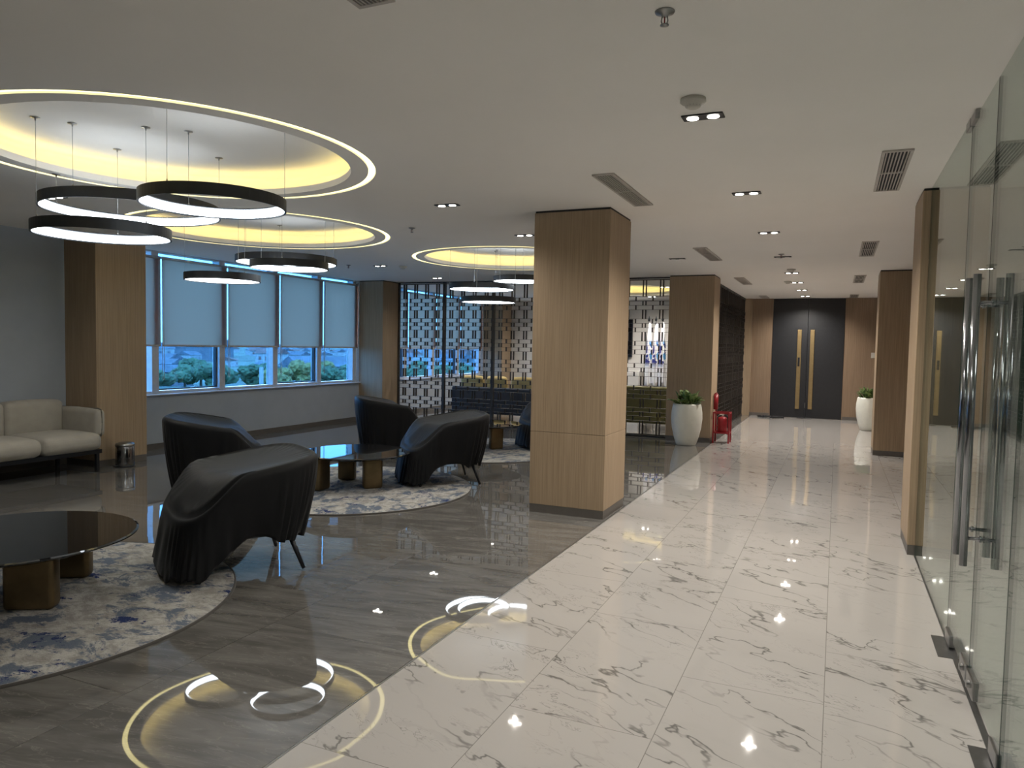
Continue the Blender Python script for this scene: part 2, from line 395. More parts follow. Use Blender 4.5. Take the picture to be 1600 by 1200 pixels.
coves = [(-4.10, 3.60, 1.30), (-5.86, 6.31, 1.375), (-4.21, 9.37, 1.345), (-4.2, 15.0, 1.35)]
def ceiling_mesh():
    b = bm(); X0, X1 = -8.65, 5.0; Y1 = YE + .25
    co = [Vector((X0, YB)), Vector((X1, YB)), Vector((X1, Y1)), Vector((X0, Y1))]
    ed = [(0, 1), (1, 2), (2, 3), (3, 0)]
    n = 96
    for cx, cy_, r in coves:
        k = len(co)
        co += [Vector((cx + (r + .025) * cos(2 * pi * i / n), cy_ + (r + .025) * sin(2 * pi * i / n))) for i in range(n)]
        ed += [(k + i, k + (i + 1) % n) for i in range(n)]
    vs, es, fs, *_ = geometry.delaunay_2d_cdt(co, ed, [], 0, 1e-6)
    V = [b.verts.new((v.x, v.y, H)) for v in vs]
    for f in fs:
        c = sum((vs[i] for i in f), Vector((0, 0))) / len(f)
        if any((c - Vector((cx, cy_))).length < r + .024 for cx, cy_, r in coves): continue
        b.faces.new([V[i] for i in f])
    return b
b = ceiling_mesh()
bx(b, -8.65, 5.0, YB, YE, 3.15, 3.25)
ceil_o = struct('ceiling', b, 'ceiling')

CAV = 2.90
cove_names = ['largest ring of light in the ceiling, above the nearest pendants', 'lit round ceiling recess near the windows behind the nearest one', 'lit round ceiling recess partly behind the front wood column', 'lit round ceiling recess seen through the metal lattice screen']
for (cx, cy_, r), lb in zip(coves, cove_names):
    t = thing('ceiling_cove', lb, 'ceiling light', (cx, cy_, H), group='round light coves')
    ri = r - .145
    b = bm(); lathe(b, [(r + .025, 0), (r + .025, .035), (r - .025, .035), (r - .025, 0), (ri, 0), (ri, .048), (ri + .012, .048), (ri + .012, .02), (ri + .2, .02), (ri + .2, .05)], n=96, smooth_=False)
    obj('recess_ring', b, 'ceiling', t)
    b = bm(); lathe(b, [(ri + .2, .02), (ri + .235, .06), (ri + .24, CAV - H - .03), (ri + .21, CAV - H), (0, CAV - H)], n=96)
    obj('recess_dome', b, 'ceiling', t)
    b = bm(); lathe(b, [(r + .022, .010), (r - .022, .010)], n=96); obj('light_slot', b, 'slot', t)
    b = bm(); lathe(b, [(ri + .05, .024), (ri + .05, .034), (ri + .075, .034), (ri + .075, .024)], n=96); obj('led_strip', b, 'cove', t)

# left wall with the windows
b = bm(); bx(b, -8.65, -8.35, YB, 5.78, 0, H); struct('wall_left', b, 'wall')
b = bm(); bx(b, -8.65, -8.47, 5.78, YE, 0, 0.735); struct('wall_left', b, 'wall')
b = bm(); bx(b, -8.75, -8.43, 5.78, YE, 0.735, 0.752, 0.003); struct('trim_2', b, 'frame')
b = bm(); bx(b, -8.47, -8.455, 5.78, YE, 0.0, 0.08); bx(b, -8.35, -8.335, YB, 5.78, 0, .08); struct('baseboard_left', b, 'base')
# the wall behind the camera and the office beyond the glass
b = bm(); bx(b, -8.65, 5.0, YB - .2, YB, 0, H); struct('wall_back', b, 'wall_white')
b = bm(); bx(b, 4.5, 4.7, YB, 6.3, 0, H); struct('wall_right', b, 'office')
b = bm(); bx(b, 0.95, 4.7, 6.3, 6.5, 0, H); struct('wall_right', b, 'office')
b = bm(); bx(b, 0.95, 1.15, 6.5, YE, 0, H); struct('wall_right', b, 'wood_dark')
b = bm(); bx(b, 0.935, 0.95, 6.9, YE, 0, .08); struct('baseboard_right', b, 'base')
# end wall
for y in (-.5, 3.2):  # fill panels added in the office to brighten the corridor ceiling
    t = thing('added_fill_panel', 'long fill light panel added inside the room behind the glass, %s' % ('near' if y < 0 else 'far'), 'ceiling light', (2.9, y, H), group='added office fill panels')
    b = bm(); bx(b, -.62, .62, -.17, .17, -.02, -.001); obj('panel_frame', b, 'vent', t)
    b = bm(); bx(b, -.60, .60, -.15, .15, -.024, -.0205); obj('panel_diffuser', b, 'panel', t)
b = bm(); bx(b, -1.83, -1.375, YE, YE + .25, 0, H); bx(b, .135, 1.15, YE, YE + .25, 0, H); struct('wall_end', b, 'wood_dark')
b = bm(); bx(b, -2.2, -1.83, YE - .06, YE + .25, 0, H); struct('wall_end', b, 'wood')
b = bm(); bx(b, -8.65, -2.2, YE, YE + .2, 0, H); struct('wall_end', b, 'wall_white')
b = bm(); bx(b, -1.83, -1.39, YE - .012, YE, 0, .07); bx(b, .15, .935, YE - .012, YE, 0, .07); struct('baseboard_end', b, 'base')

# black double door
b = bm(); bx(b, -1.5, .3, YE + .06, YE + .25, 0, H); struct('wall_end', b, 'black_door')  # unseen backing added to stop light leaking in around the door leaves
dt = thing('door_1', 'full-height black double door at the end of the corridor', 'door', (0, YE, 0), kind='structure')
b = bm(); bx(b, -1.372, -.624, -.012, .04, .006, H - .004, .003); obj('door_leaf', b, 'black_door', dt)
b = bm(); bx(b, -.618, .132, -.012, .04, .006, H - .004, .003); obj('door_leaf', b, 'black_door', dt)
for i, x in enumerate((-.79, -.52)):
    b = bm(); bx(b, x - .045, x + .045, -.05, -.012, .20, 2.0, .008); h_ = obj('door_handle', b, 'brass', dt)
    if i == 0:
        b = bm(); bx(b, x - .022, x + .022, -.062, -.05, 1.17, 1.37, .004); obj('lock_plate', b, 'black', h_)

# wood columns
def column(x0, x1, y0, y1, label, seam_z=None, mat='wood'):
    t = thing('wood_column', label, 'column', ((x0 + x1) / 2, (y0 + y1) / 2, 0), group='square wood-clad columns')
    w, d = (x1 - x0) / 2, (y1 - y0) / 2
    zs = [.075] + ([seam_z] if seam_z else []) + [H - .018]
    b = bm()
    for i in range(len(zs) - 1): bx(b, -w, w, -d, d, zs[i] + (.002 if i else 0), zs[i + 1], .003, 1)
    obj('veneer_panel', b, mat, t)
    b = bm(); bx(b, -w + .006, w - .006, -d + .006, d - .006, 0, H - .001); obj('shadow_gap', b, 'gap', t)
    b = bm(); bx(b, -w + .003, w - .003, -d + .003, d - .003, 0, .075); obj('plinth', b, 'base', t)
    return t
column(-2.515, -1.812, 6.10, 6.77, 'closest square wood column standing in the middle of the lounge edge', .735)
column(-2.55, -1.828, 12.04, 12.64, 'wood column behind the round white planter beside the red extinguisher stand')
column(.531, 1.10, 11.93, 12.5, 'wood column on the right side hiding the far potted plant')
column(.531, .95, 6.135, 6.745, 'narrow-looking wood column where the glass partition starts')
column(-8.34, -7.80, 5.75, 6.42, 'wood column at the left between the pale sofa and the windows')
column(-8.5, -7.93, 11.75, 12.32, 'beige column at the far end of the blinds beside the lattice screen', mat='wood')
column(-8.5, -7.94, 17.2, 17.80, 'column beyond the lattice screen at the end of the far windows')

# ------------------------------------------------------------------ windows: frames, panes, roller blinds
joints = [6.05, 7.23, 8.42, 9.565, 10.69, 11.74]
joints2 = [12.36, 13.56, 14.76, 15.96, 17.16]
def window(y0, y1, idx, sash):
    t = thing('window_%d' % idx, 'blue-lit window bay between mullions in the left wall', 'window', (-8.62, (y0 + y1) / 2, 0), kind='structure')
    h_ = (y1 - y0) / 2
    b = bm()
    bx(b, -.04, .10, h_ - .13, h_ - .02, .752, H)
    bx(b, -.04, .09, -h_, h_, .752, .79); bx(b, -.04, .09, -h_, h_, H - .02, H)
    obj('window_frame', b, 'frame', t)
    b = bm(); bx(b, -.012, -.004, -h_ - .019, h_ - .131, .791, H - .021); obj('window_pane', b, 'window_glass', t)
    if sash:
        b = bm(); a, c = -h_ - .015, h_ - .135
        for q in ((a, a + .018, .80, 1.6), (c - .018, c, .80, 1.6), (a, c, .80, .818)):
            bx(b, -.002, .05, q[0], q[1], q[2], q[3])
        obj('sash_gasket', b, 'gasket', t)
        b = bm(); bx(b, .05, .075, -.05, .05, .80, .82, .004); tube(b, (.07, .03, .81), (.07, .03, .845), .008); obj('window_latch', b, 'chrome', t)
k = 1
for i in range(5): window(joints[i], joints[i + 1], k, i in (1, 3)); k += 1
for i in range(4): window(joints2[i], joints2[i + 1], k, i in (0, 2)); k += 1
# short wall piece outside behind the pillar between the two window runs
b = bm(); bx(b, -8.65, -8.47, 11.74, 12.36, .735, H); struct('wall_left', b, 'wall')
b = bm(); bx(b, -8.65, -8.47, 17.16, YE, .735, H); struct('wall_left', b, 'wall')

blind_lb = ['roller blind just right of the left wood column, narrowest strip visible', 'wide roller blind, second from the left wood column', 'roller blind behind the lone low ring pendant, in the middle of the row', 'roller blind fourth from the left wood column', 'roller blind at the far end of the row beside the beige column']
def blind(y0, y1, label, grp):
    t = thing('roller_blind', label, 'blind', (-8.49, (y0 + y1) / 2, 0), group=grp)
    h_ = (y1 - y0) / 2 - .013
    b = bm(); bx(b, -.002, .002, -h_, h_, 1.425, 2.60); obj('blind_fabric', b, 'blind', t)
    b = bm(); tube(b, (0, -h_, 2.615), (0, h_, 2.615), .020, n=14); obj('roller_tube', b, 'frame', t)
    b = bm(); bx(b, -.009, .009, -h_, h_, 1.405, 1.43, .004); obj('bottom_rail', b, 'vent', t)
    b = bm(); yy = -h_ - .006
    pts = [(.016, yy - .006, 2.61), (.016, yy - .006, .98), (.016, yy - .003, .955), (.016, yy + .006, .945), (.016, yy + .02, .955), (.016, yy + .022, .98), (.016, yy + .022, 2.61)]
    polytube(b, pts, .0035, 6); obj('bead_chain', b, 'plastic', t)
for i in range(5): blind(joints[i], joints[i + 1], blind_lb[i], 'grey roller blinds on the left windows')
lb2 = ['nearest', 'second', 'third', 'farthest']
for i in range(4): blind(joints2[i], joints2[i + 1], '%s grey roller blind seen through the metal lattice screen' % lb2[i], 'roller blinds behind the lattice screen')

# ------------------------------------------------------------------ metal lattice screens
def lattice_panel(b, L):
    """weave of paired uprights and thin shelves, L metres long, running along +x"""
    z_lo, z_hi = .04, 2.665
    u = .00293
    rows = []                                    # (height, type) downward from z 2.38
    seq = [26, 25, 26, 54] * 5 + [26, 25, 26]
    z = 2.385; d = .045; th = .0042
    kinds = ['b', 'd', 'b', 'D'] * 5 + ['b', 'd', 'b']
    sc = (2.385 - .27) / sum(seq)
    n = round(L / .26); p = L / n
    def upr(x, z0, z1):
        bx(b, x - .0065, x + .0065, -d / 2, d / 2, z0, z1)
    def pair(i, z0, z1):
        x = (i + .5) * p; upr(x - .026, z0, z1); upr(x + .026, z0, z1)
    for i in range(n):
        pair(i, z, z_hi); pair(i, z_lo, .27)
    for hgt, k_ in zip(seq, kinds):
        z2 = z - hgt * sc
        bx(b, 0, L, -d / 2, d / 2, z - th / 2, z + th / 2)
        for i in range(n):
            if k_ == 'b': upr((i + 1) * p if i < n - 1 else L - .0066, z2, z)
            else: pair(i, z2, z)
        z = z2
    bx(b, 0, L, -d / 2, d / 2, z - th / 2, z + th / 2)
    bx(b, 0, L, -d / 2, d / 2, 2.66, 2.675)
    bx(b, 0, L, -d / 2, d / 2, .03, .042)
def screen(x0, y0, rz, Ls, label):
    t = thing('lattice_screen', label, 'screen', (x0, y0, 0), rz)
    x = 0
    for L in Ls:
        b = bm(); lattice_panel(b, L - .05); o = obj('lattice_panel', b, 'screen', t, (x + .025, 0, 0))
        b = bm()
        bx(b, x - .025, x - .004, -.03, .03, .02, 2.685); bx(b, x + .004, x + .025, -.03, .03, .02, 2.685)
        obj('post', b, 'screen', t); x += L
    b = bm(); bx(b, 0, x, -.02, .02, 2.685, H); obj('top_track', b, 'black', t)
    b = bm(); bx(b, 0, x, -.02, .02, 0, .02); obj('bottom_track', b, 'black', t)
    return t
screen(-7.93, 12.30, 0, (1.03, 1.04, 1.04, 1.04, 1.22), 'bronze metal lattice screen of woven bars dividing off the lounge beyond')
screen(-2.0, 12.66, pi / 2, (1.015,) * 5, 'dark lattice screen running along the corridor behind the red extinguisher stand')

# ------------------------------------------------------------------ pendants
def pendant(x, y, z, r, label, angs, grp, cove):
    ccx, ccy, cr = coves[cove]
    t = thing('ring_pendant', label, 'pendant light', (x, y, z), group=grp)
    b = bm(); lathe(b, [(r, 0), (r, .072), (r - .030, .072), (r - .030, .066), (r - .006, .060), (r - .006, .006), (r - .012, .006), (r - .012, 0), (r, 0)], n=80, smooth_=False)
    obj('ring_housing', b, 'ring', t)
    b = bm(); lathe(b, [(r - .013, .008), (r - .030, .014), (r - .030, .060), (r - .008, .060)], n=80); obj('ring_diffuser', b, 'led', t)
    for a in angs:
        a = radians(a); px, py = (r - .012) * cos(a), (r - .012) * sin(a)
        ztop = CAV if math.hypot(x + px - ccx, y + py - ccy) < cr - .17 else H
        b = bm(); tube(b, (px, py, .07), (px, py, ztop - z), .0019, n=6); cb = obj('suspension_cable', b, 'cable', t)
        b = bm(); tube(b, (px, py, .07), (px, py, .085), .006, .004, 8); obj('cable_clamp', b, 'steel', cb)
        b = bm(); lathe(b, [(0, ztop - z - .022), (.004, ztop - z - .022), (.006, ztop - z - .008), (.028, ztop - z - .006), (.028, ztop - z - .001), (0, ztop - z - .001)], px, py, 16); obj('ceiling_canopy', b, 'steel', t)
ZC = CAV
G1, G2, G3 = 'ring pendants above the nearest coffee table', 'ring pendants before the blinds', 'ring pendants before the lattice screen'
pendant(-3.64, 3.50, 2.340, .438, 'right-hand black ring pendant of the nearest group, overlapping the largest ring', (158, 40, -80), G1, 0)
pendant(-4.77, 3.82, 2.422, .600, 'largest black ring pendant, middle of the nearest group of three', (49, 285, 200), G1, 0)
pendant(-4.65, 3.49, 2.200, .43, 'lowest left black ring pendant of the nearest group of three', (0, 130, 260), G1, 0)
pendant(-5.76, 6.60, 2.385, .555, 'wider of two overlapping ring pendants in front of the blinds', (20, 140, 260), G2, 1)
pendant(-5.20, 6.00, 2.250, .392, 'smaller ring pendant nested against a wider one before the blinds', (60, 180, 300), G2, 1)
pendant(-5.76, 5.65, 2.105, .368, 'lone lowest ring pendant in front of the grey blinds', (110, 230, 350), G2, 1)
pendant(-4.67, 9.39, 2.295, .465, 'upper left ring pendant of the far group before the lattice screen', (90, 210, 330), G3, 2)
pendant(-4.32, 8.90, 2.080, .370, 'lowest ring pendant of the far group before the lattice screen', (30, 150, 270), G3, 2)
pendant(-4.22, 9.72, 2.430, .385, 'ring pendant of the far group cut off by the front wood column', (60, 180, 300), G3, 2)

# ------------------------------------------------------------------ ceiling fittings
def downlight(x, y, label, lit=True, power=SPOT_W, grp='twin recessed downlights'):
    t = thing('twin_downlight', label, 'ceiling light', (x, y, H), group=grp)
    b = bm(); bx(b, -.105, .105, -.046, .046, -.008, -.001, .002, 1); obj('frame', b, 'black', t)
    for s in (-.052, .052):
        b = bm(); tube(b, (s, 0, -.0085), (s, 0, -.0105), .030, .030, 20); obj('lens', b, 'lamp' if lit else 'lamp_off', t)
    if lit and power:
        ld = bpy.data.lights.new('downlight', 'SPOT'); lo = bpy.data.objects.new('downlight_lamp', ld); C.objects.link(lo)
        ld.energy = power; ld.spot_size = radians(150); ld.spot_blend = 1.0; ld.shadow_soft_size = .02; ld.color = (1.0, .935, .85)
        lo.location = (0, 0, -.03); lo.parent = t
cor = [(3.90, 'nearest lit twin downlight, just past the smoke detector', 1), (5.89, 'second lit twin downlight down the corridor', 1), (7.90, 'third lit twin downlight down the corridor', 1),
       (9.97, 'black unlit-looking downlight frame midway down the corridor', 0), (12.02, 'lit twin downlight level with the planter column', 1), (13.70, 'lit twin downlight sixth down the corridor', 1),
       (15.4, 'lit twin downlight before the last near the black door', 1), (17.1, 'lit twin downlight closest to the black door', 1)]
for y, lb, on in cor: downlight(-.68, y, lb, on, SPOT_W * (1.0 if y < 5 else 1.5))
downlight(-.68, 1.9, 'unseen twin downlight added above the photographer in the corridor', True, SPOT_W * .7)  # out of view, added for brightness at the corridor row's spacing
downlight(-.68, -.1, 'unseen twin downlight added behind the photographer in the corridor', True, SPOT_W * .7)  # likewise an unseen lamp added to light the near corridor
for x, y, lb, on, pw in ((-3.12, 5.58, 'twin downlight left of the front wood column', 1, SPOT_W * .55), (-3.14, 7.34, 'twin downlight half behind the front wood column', 1, SPOT_W * .5),
                   (-1.99, 9.83, 'black downlight frame between the two corridor vents and the planter column', 0, 0), (-6.51, 9.56, 'twin downlight near the windows beside a sprinkler', 1, SPOT_W * .3),
                   (-6.63, 11.54, 'twin downlight just before the top of the lattice screen', 1, SPOT_W * .3), (-6.2, 4.2, 'twin downlight outside the picture before the pale sofa', 1, SPOT_W * .55)):
    downlight(x, y, lb, on, pw)
for x, y, lb in ((-6.6, 13.9, 'twin downlight over the charcoal sofa behind the lattice screen'), (-3.1, 14.2, 'twin downlight over the olive sofa behind the lattice screen'),
              (-3.95, 16.75, 'twin downlight shining on the three flags'), (-6.3, 16.6, 'twin downlight near the far windows behind the lattice screen')):
    downlight(x, y, lb, 1, SPOT_W * 1.3)
def vent(x0, x1, y0, y1, label, grp='slotted air vents in the corridor ceiling'):
    t = thing('air_vent', label, 'vent', ((x0 + x1) / 2, (y0 + y1) / 2, H), group=grp)
    w, l = (x1 - x0) / 2, (y1 - y0) / 2
    b = bm(); f = .018
    for q in ((-w, -w + f, -l, l), (w - f, w, -l, l), (-w + f, w - f, -l, -l + f), (-w + f, w - f, l - f, l)): bx(b, *q, -.012, -.001)
    bx(b, -w + f, w - f, -.012, .012, -.011, -.001)
    obj('vent_frame', b, 'vent', t)
    b = bm(); n = 7
    for i in range(n):
        x = -w + f + (i + .5) * (2 * w - 2 * f) / n; bx(b, x - .0035, x + .0035, -l + f, l - f, -.0105, -.002)
    obj('vent_slats', b, 'vent', t)
    b = bm(); bx(b, -w + f, w - f, -l + f, l - f, -.0025, -.0008); obj('vent_backing', b, 'ventdark', t)
for i, (y0, y1) in enumerate(((4.93, 6.10), (8.83, 10.12), (12.6, 13.9), (16.8, 17.6))):
    o_ = ('nearest', 'second', 'third', 'farthest')[i]
    vent(-1.61, -1.45, y0, y1, '%s slotted air vent in the left row of the corridor ceiling' % o_)
    vent(.20, .37, y0, y1, '%s slotted air vent in the right row of the corridor ceiling' % o_)
vent(-1.61, -1.46, .98, 2.22, 'slotted air vent cut off by the top edge of the picture')
def sprinkler(x, y, label):
    t = thing('sprinkler', label, 'sprinkler', (x, y, H), group='ceiling sprinklers')
    b = bm(); lathe(b, [(0, -.001), (.036, -.001), (.034, -.006), (.014, -.012), (.010, -.02), (0, -.02)], n=20); obj('escutcheon', b, 'steel', t)
    b = bm()
    for s in (-1, 1): polytube(b, [(s * .009, 0, -.018), (s * .012, 0, -.034), (s * .007, 0, -.048)], .0022, 6)
    lathe(b, [(0, -.046), (.015, -.047), (.016, -.050), (0, -.052)], n=14); obj('deflector', b, 'steel', t)
    b = bm(); tube(b, (0, 0, -.02), (0, 0, -.046), .0025); obj('bulb', b, 'red', t)
sprinkler(-.61, 2.66, 'nearest metal sprinkler hanging from the corridor ceiling')
sprinkler(-4.08, 6.56, 'sprinkler on the ceiling between the far light cove and the front column')
sprinkler(-6.95, 9.35, 'sprinkler near the top of the windows left of a twin downlight')
sprinkler(-.68, 9.70, 'sprinkler beside the unlit downlight midway down the corridor')
def detector(x, y, label):
    t = thing('smoke_detector', label, 'smoke detector', (x, y, H), group='white smoke detectors')
    b = bm(); lathe(b, [(0, -.001), (.060, -.001), (.062, -.016), (.056, -.022), (.040, -.024), (.036, -.04), (.024, -.046), (0, -.047)], n=28); obj('housing', b, 'plastic', t)
    b = bm()
    for i in range(14):
        a = 2 * pi * i / 14; tube(b, (.036 * cos(a), .036 * sin(a), -.026), (.034 * cos(a), .034 * sin(a), -.038), .003, n=5)
    obj('sensor_slots', b, 'ventdark', t)
detector(-.68, 3.62, 'round white smoke detector nearest the photographer')
detector(-.66, 11.5, 'smoke detector under the lit downlight over the middle of the corridor')
detector(-.82, 13.45, 'smoke detector farther down the corridor beside a downlight')
detector(-6.2, 9.72, 'pale smoke detector near the far windows right of a twin downlight')

# ------------------------------------------------------------------ rugs and coffee tables
def rug(x, y, r, label, rz):
    t = thing('round_rug', label, 'rug', (x, y, 0), rz, 'round blue and cream rugs')
    b = bm(); lathe(b, [(0, .014), (r - .02, .014), (r - .012, .012), (r - .012, 0.001)], n=96, smooth_=False); obj('rug_pile', b, 'rug', t)
    b = bm(); lathe(b, [(r - .012, 0.0005), (r - .012, .0135), (r - .004, .0135), (r, .008), (r, .0005)], n=96); obj('bound_edge', b, 'rug_edge', t)
rug(-4.26, 2.55, 1.24, 'round blue and cream rug under the nearest coffee table', 0.0)
rug(-4.59, 6.21, 1.28, 'round blue and cream rug under the middle coffee table', 2.0)
rug(-4.62, 9.45, 1.27, 'round rug partly seen left of the front wood column', 4.1)
def coffee(x, y, r, z, legs, label):
    t = thing('coffee_table', label, 'table', (x, y, .0145), group='round black coffee tables')
    z -= .0145
    b = bm(); lathe(b, [(0, z), (r - .012, z), (r, z - .005), (r - .002, z - .012), (r - .05, z - .03), (0, z - .03)], n=80, smooth_=False); obj('tabletop', b, 'stone', t)
    for lx, ly, lw, ld_, a in legs:
        b = bm(); bx(b, -lw / 2, lw / 2, -ld_ / 2, ld_ / 2, 0, z - .03, .028, 4)
        for f in b.faces: f.smooth = True
        obj('leg', b, 'bronze', t, (lx - x, ly - y, 0), a)
coffee(-4.13, 2.55, .61, .40, [(-3.99, 2.545, .26, .11, .55), (-4.30, 3.00, .21, .10, .55), (-4.50, 2.45, .24, .11, 1.6)], 'nearest round black polished coffee table with bronze block legs')
coffee(-4.50, 6.22, .55, .385, [(-4.32, 6.24, .20, .10, .9), (-4.83, 6.50, .19, .10, .2), (-4.72, 5.92, .2, .1, 1.6)], 'middle round black coffee table reflecting the blue windows')
coffee(-4.62, 9.45, .55, .385, [(-4.45, 9.5, .20, .10, .9), (-4.9, 9.7, .19, .10, .2), (-4.8, 9.15, .2, .1, 1.6)], 'farthest black coffee table, mostly hidden behind draped chairs')

# ------------------------------------------------------------------ armchairs under stretch covers
def sstep(a, b_, x):
    t_ = max(0, min(1, (x - a) / (b_ - a))); return t_ * t_ * (3 - 2 * t_)
A_, B_ = .46, .44
def zrim(x, y=0.0):
    t_ = (x + A_) / (2 * A_)
    return .768 - .14 * t_ - .22 * sstep(.20 - .16 * max(0, y / B_), .50 - .10 * max(0, y / B_), x)
def outline(th, a=A_, b_=B_, n=3.4):
    c, s = cos(th), sin(th)
    return (a * math.copysign(abs(c) ** (2 / n), c), b_ * math.copysign(abs(s) ** (2 / n), s))
def cover_mesh(seed, low):
    b = bm(); rnd = random.Random(seed); NT = 180
    rows = []
    ph = [rnd.uniform(0, 6.28) for _ in range(8)]
    for s in (0.0, .15, .3, .45, .6, .72, .82, .9):
        if s == 0: rows.append([b.verts.new((0, 0, zrim(0) - .045))]); continue
        row = []
        for i in range(NT):
            th = 2 * pi * i / NT; x, y = outline(th)
            x *= s; y *= s
            wr = .0035 * sin(30 * th + 4 * sin(3 * th + ph[0])) * s ** 6
            row.append(b.verts.new((x, y, zrim(x, y) - .045 * (1 - s * s) + wr)))
        rows.append(row)
    rc = .045
    for q in (0.0, .35, .7, 1.0):                      # rolled rim
        row = []
        for i in range(NT):
            th = 2 * pi * i / NT; x, y = outline(th); r = sqrt(x * x + y * y); k_ = (r - rc + rc * sin(q * pi / 2)) / r
            row.append(b.verts.new((x * k_, y * k_, zrim(x, y) - .006 - rc * (1 - cos(q * pi / 2)) )))
        rows.append(row)
    K = 18
    for k_ in range(1, K + 1):
        t_ = k_ / K; row = []
        for i in range(NT):
            th = 2 * pi * i / NT; x, y = outline(th); r = sqrt(x * x + y * y)
            front = sstep(.05, .40, x); front_h = front if not low else 1 - .25 * sstep(.3, 0, abs(x)) * (y > 0); back = sstep(.0, -.42, x)
            hem = .235 - .195 * front_h - .03 * back * (not low) + .018 * sin(7 * th + ph[1]) + .012 * sin(17 * th + ph[2])
            z0 = zrim(x, y) - .006 - rc; z = z0 + (hem - z0) * t_
            taper = .16 * (1 - front) * t_ ** 1.6 + .05 * back * t_ - .10 * front * t_
            f1 = sin(23 * th + 1.5 * sin(5 * th + ph[3]) + ph[4]); f2 = sin(41 * th + 2.0 * sin(4 * th + ph[5]) + 3 * t_)
            amp = .018 * t_ ** .7
            fold = amp * (abs(f1) * 1.3 - .6) + amp * .45 * f2
            k2 = (r * (1 - taper) + fold) / r
            row.append(b.verts.new((x * k2, y * k2, max(z, .012))))
        rows.append(row)
    for a, c in zip(rows, rows[1:]):
        for i in range(NT):
            j = (i + 1) % NT
            f = b.faces.new((a[0], c[j], c[i])) if len(a) == 1 else b.faces.new((a[i], a[j], c[j], c[i]))
            f.smooth = True
    # inner face so that the cloth has thickness
    return b
def armchair(seed, low):
    t = thing('covered_armchair', '', 'armchair', group='lounge chairs under dark stretch covers')
    o = obj('stretch_cover', cover_mesh(seed, low), 'cover', t)
    sol = o.modifiers.new('cloth_thickness', 'SOLIDIFY'); sol.thickness = .004; sol.offset = -1
    b = bm(); bx(b, -.32, .34, -.30, .30, .225, .33, .05, 3); obj('seat_base', b, 'sofa_grey', t)
    for sx in (-1, 1):
        for sy in (-1, 1):
            b = bm(); tube(b, (sx * .24, sy * .24, .25), (sx * .325, sy * .315, 0), .019, .012, 12); obj('leg', b, 'black', t)
    return t
def place(t, x, y, face, z=0.0, s=1.0):
    t.location = (x, y, z); t.rotation_euler.z = math.atan2(face[1], face[0]); t.scale = (s, s, s)
chairs = [
    ((-3.60, 3.685), (-.53, -.85), 'nearest armchair under a dark cover, tallest in the picture, beside the nearest coffee table'),
    ((-3.90, 6.99), (-.74, -.67), 'dark covered armchair just left of the front wood column, right of the middle coffee table'),
    ((-5.62, 5.42), (.80, .60), 'covered armchair half hidden behind the nearest one, its top lit grey by the window'),
    ((-5.70, 8.60), (.77, .64), 'covered armchair with deep folds behind the middle coffee table, its left side lit pale'),
    ((-3.82, 10.13), (-.74, -.67), 'covered armchair of which only a sliver shows left of the front wood column'),
]
for i, (p_, f_, lb) in enumerate(chairs):
    t = armchair(11 + i, i in (2, 3)); t['label'] = lb; place(t, p_[0], p_[1], f_, .012)

# ------------------------------------------------------------------ sofa by the left wall
def cushion(b, x0, x1, y0, y1, z0, z1, r, puff=.0):
    """soft block with rounded edges and a domed middle"""
    nx, ny, nz = 10, 14, 8
    tmp = bm(); bx(tmp, x0, x1, y0, y1, z0, z1, r, 5)
    cx, cy_, cz = (x0 + x1) / 2, (y0 + y1) / 2, (z0 + z1) / 2
    bmesh.ops.subdivide_edges(tmp, edges=tmp.edges[:], cuts=3, use_grid_fill=True)
    for v in tmp.verts:
        u, w, q = (v.co.x - cx) / (x1 - x0) * 2, (v.co.y - cy_) / (y1 - y0) * 2, (v.co.z - cz) / (z1 - z0) * 2
        v.co.z += puff * max(0, 1 - u * u) * max(0, 1 - w ** 4) * q
        v.co.x += puff * max(0, 1 - q * q) * max(0, 1 - w ** 4) * u
    me = bpy.data.meshes.new('tmp'); tmp.to_mesh(me); tmp.free(); n0 = len(b.faces); b.from_mesh(me); bpy.data.meshes.remove(me)
    b.faces.ensure_lookup_table()
    for f in b.faces[n0:]: f.smooth = True
def sofa():
    # local: x 0 (back) .. .82 (front), y 0 (right end) .. -2.15
    L = 2.15
    t = thing('three_seat_sofa', 'pale oatmeal fabric sofa on black legs against the left wall', 'sofa', (-8.33, 5.66, 0))
    b = bm(); bx(b, .06, .80, -L + .05, -.05, .21, .255); obj('sofa_frame', b, 'black', t)
    for x in (.08, .755):
        for y in (-L + .08, -.11):
            b = bm(); bx(b, x, x + .035, y, y + .035, 0, .215); obj('leg', b, 'black', t)
    for i in range(3):
        y1 = -.06 - i * (L - .12) / 3
        b = bm(); cushion(b, .10, .84, y1 - (L - .12) / 3, y1, .255, .44, .07, .025); obj('seat_cushion', b, 'sofa', t)
    for i in range(3):
        y1 = -.10 - i * (L - .2) / 3
        b = bm(); cushion(b, .04, .24, y1 - (L - .2) / 3, y1, .40, .785, .05, .02)
        o = obj('back_cushion', b, 'sofa', t)
    for y0, y1 in ((-.115, .0), (-L, -L + .115)):
        b = bm(); cushion(b, .05, .80, y0, y1, .40, .70, .045, .015)
        o = obj('armrest', b, 'sofa', t)
        bb = bm(); ym = (y0 + y1) / 2
        polytube(bb, [(.795, ym, .40), (.808, ym, .47), (.812, ym, .55), (.808, ym, .66), (.80, ym, .70), (.75, ym, .712), (.4, ym, .708), (.1, ym, .704)], .007, 6)
        obj('piping', bb, 'sofa_piping', o)
    b = bm(); bx(b, .0, .10, -L + .05, -.05, .24, .60, .03, 3); obj('sofa_back', b, 'sofa', t)
sofa()

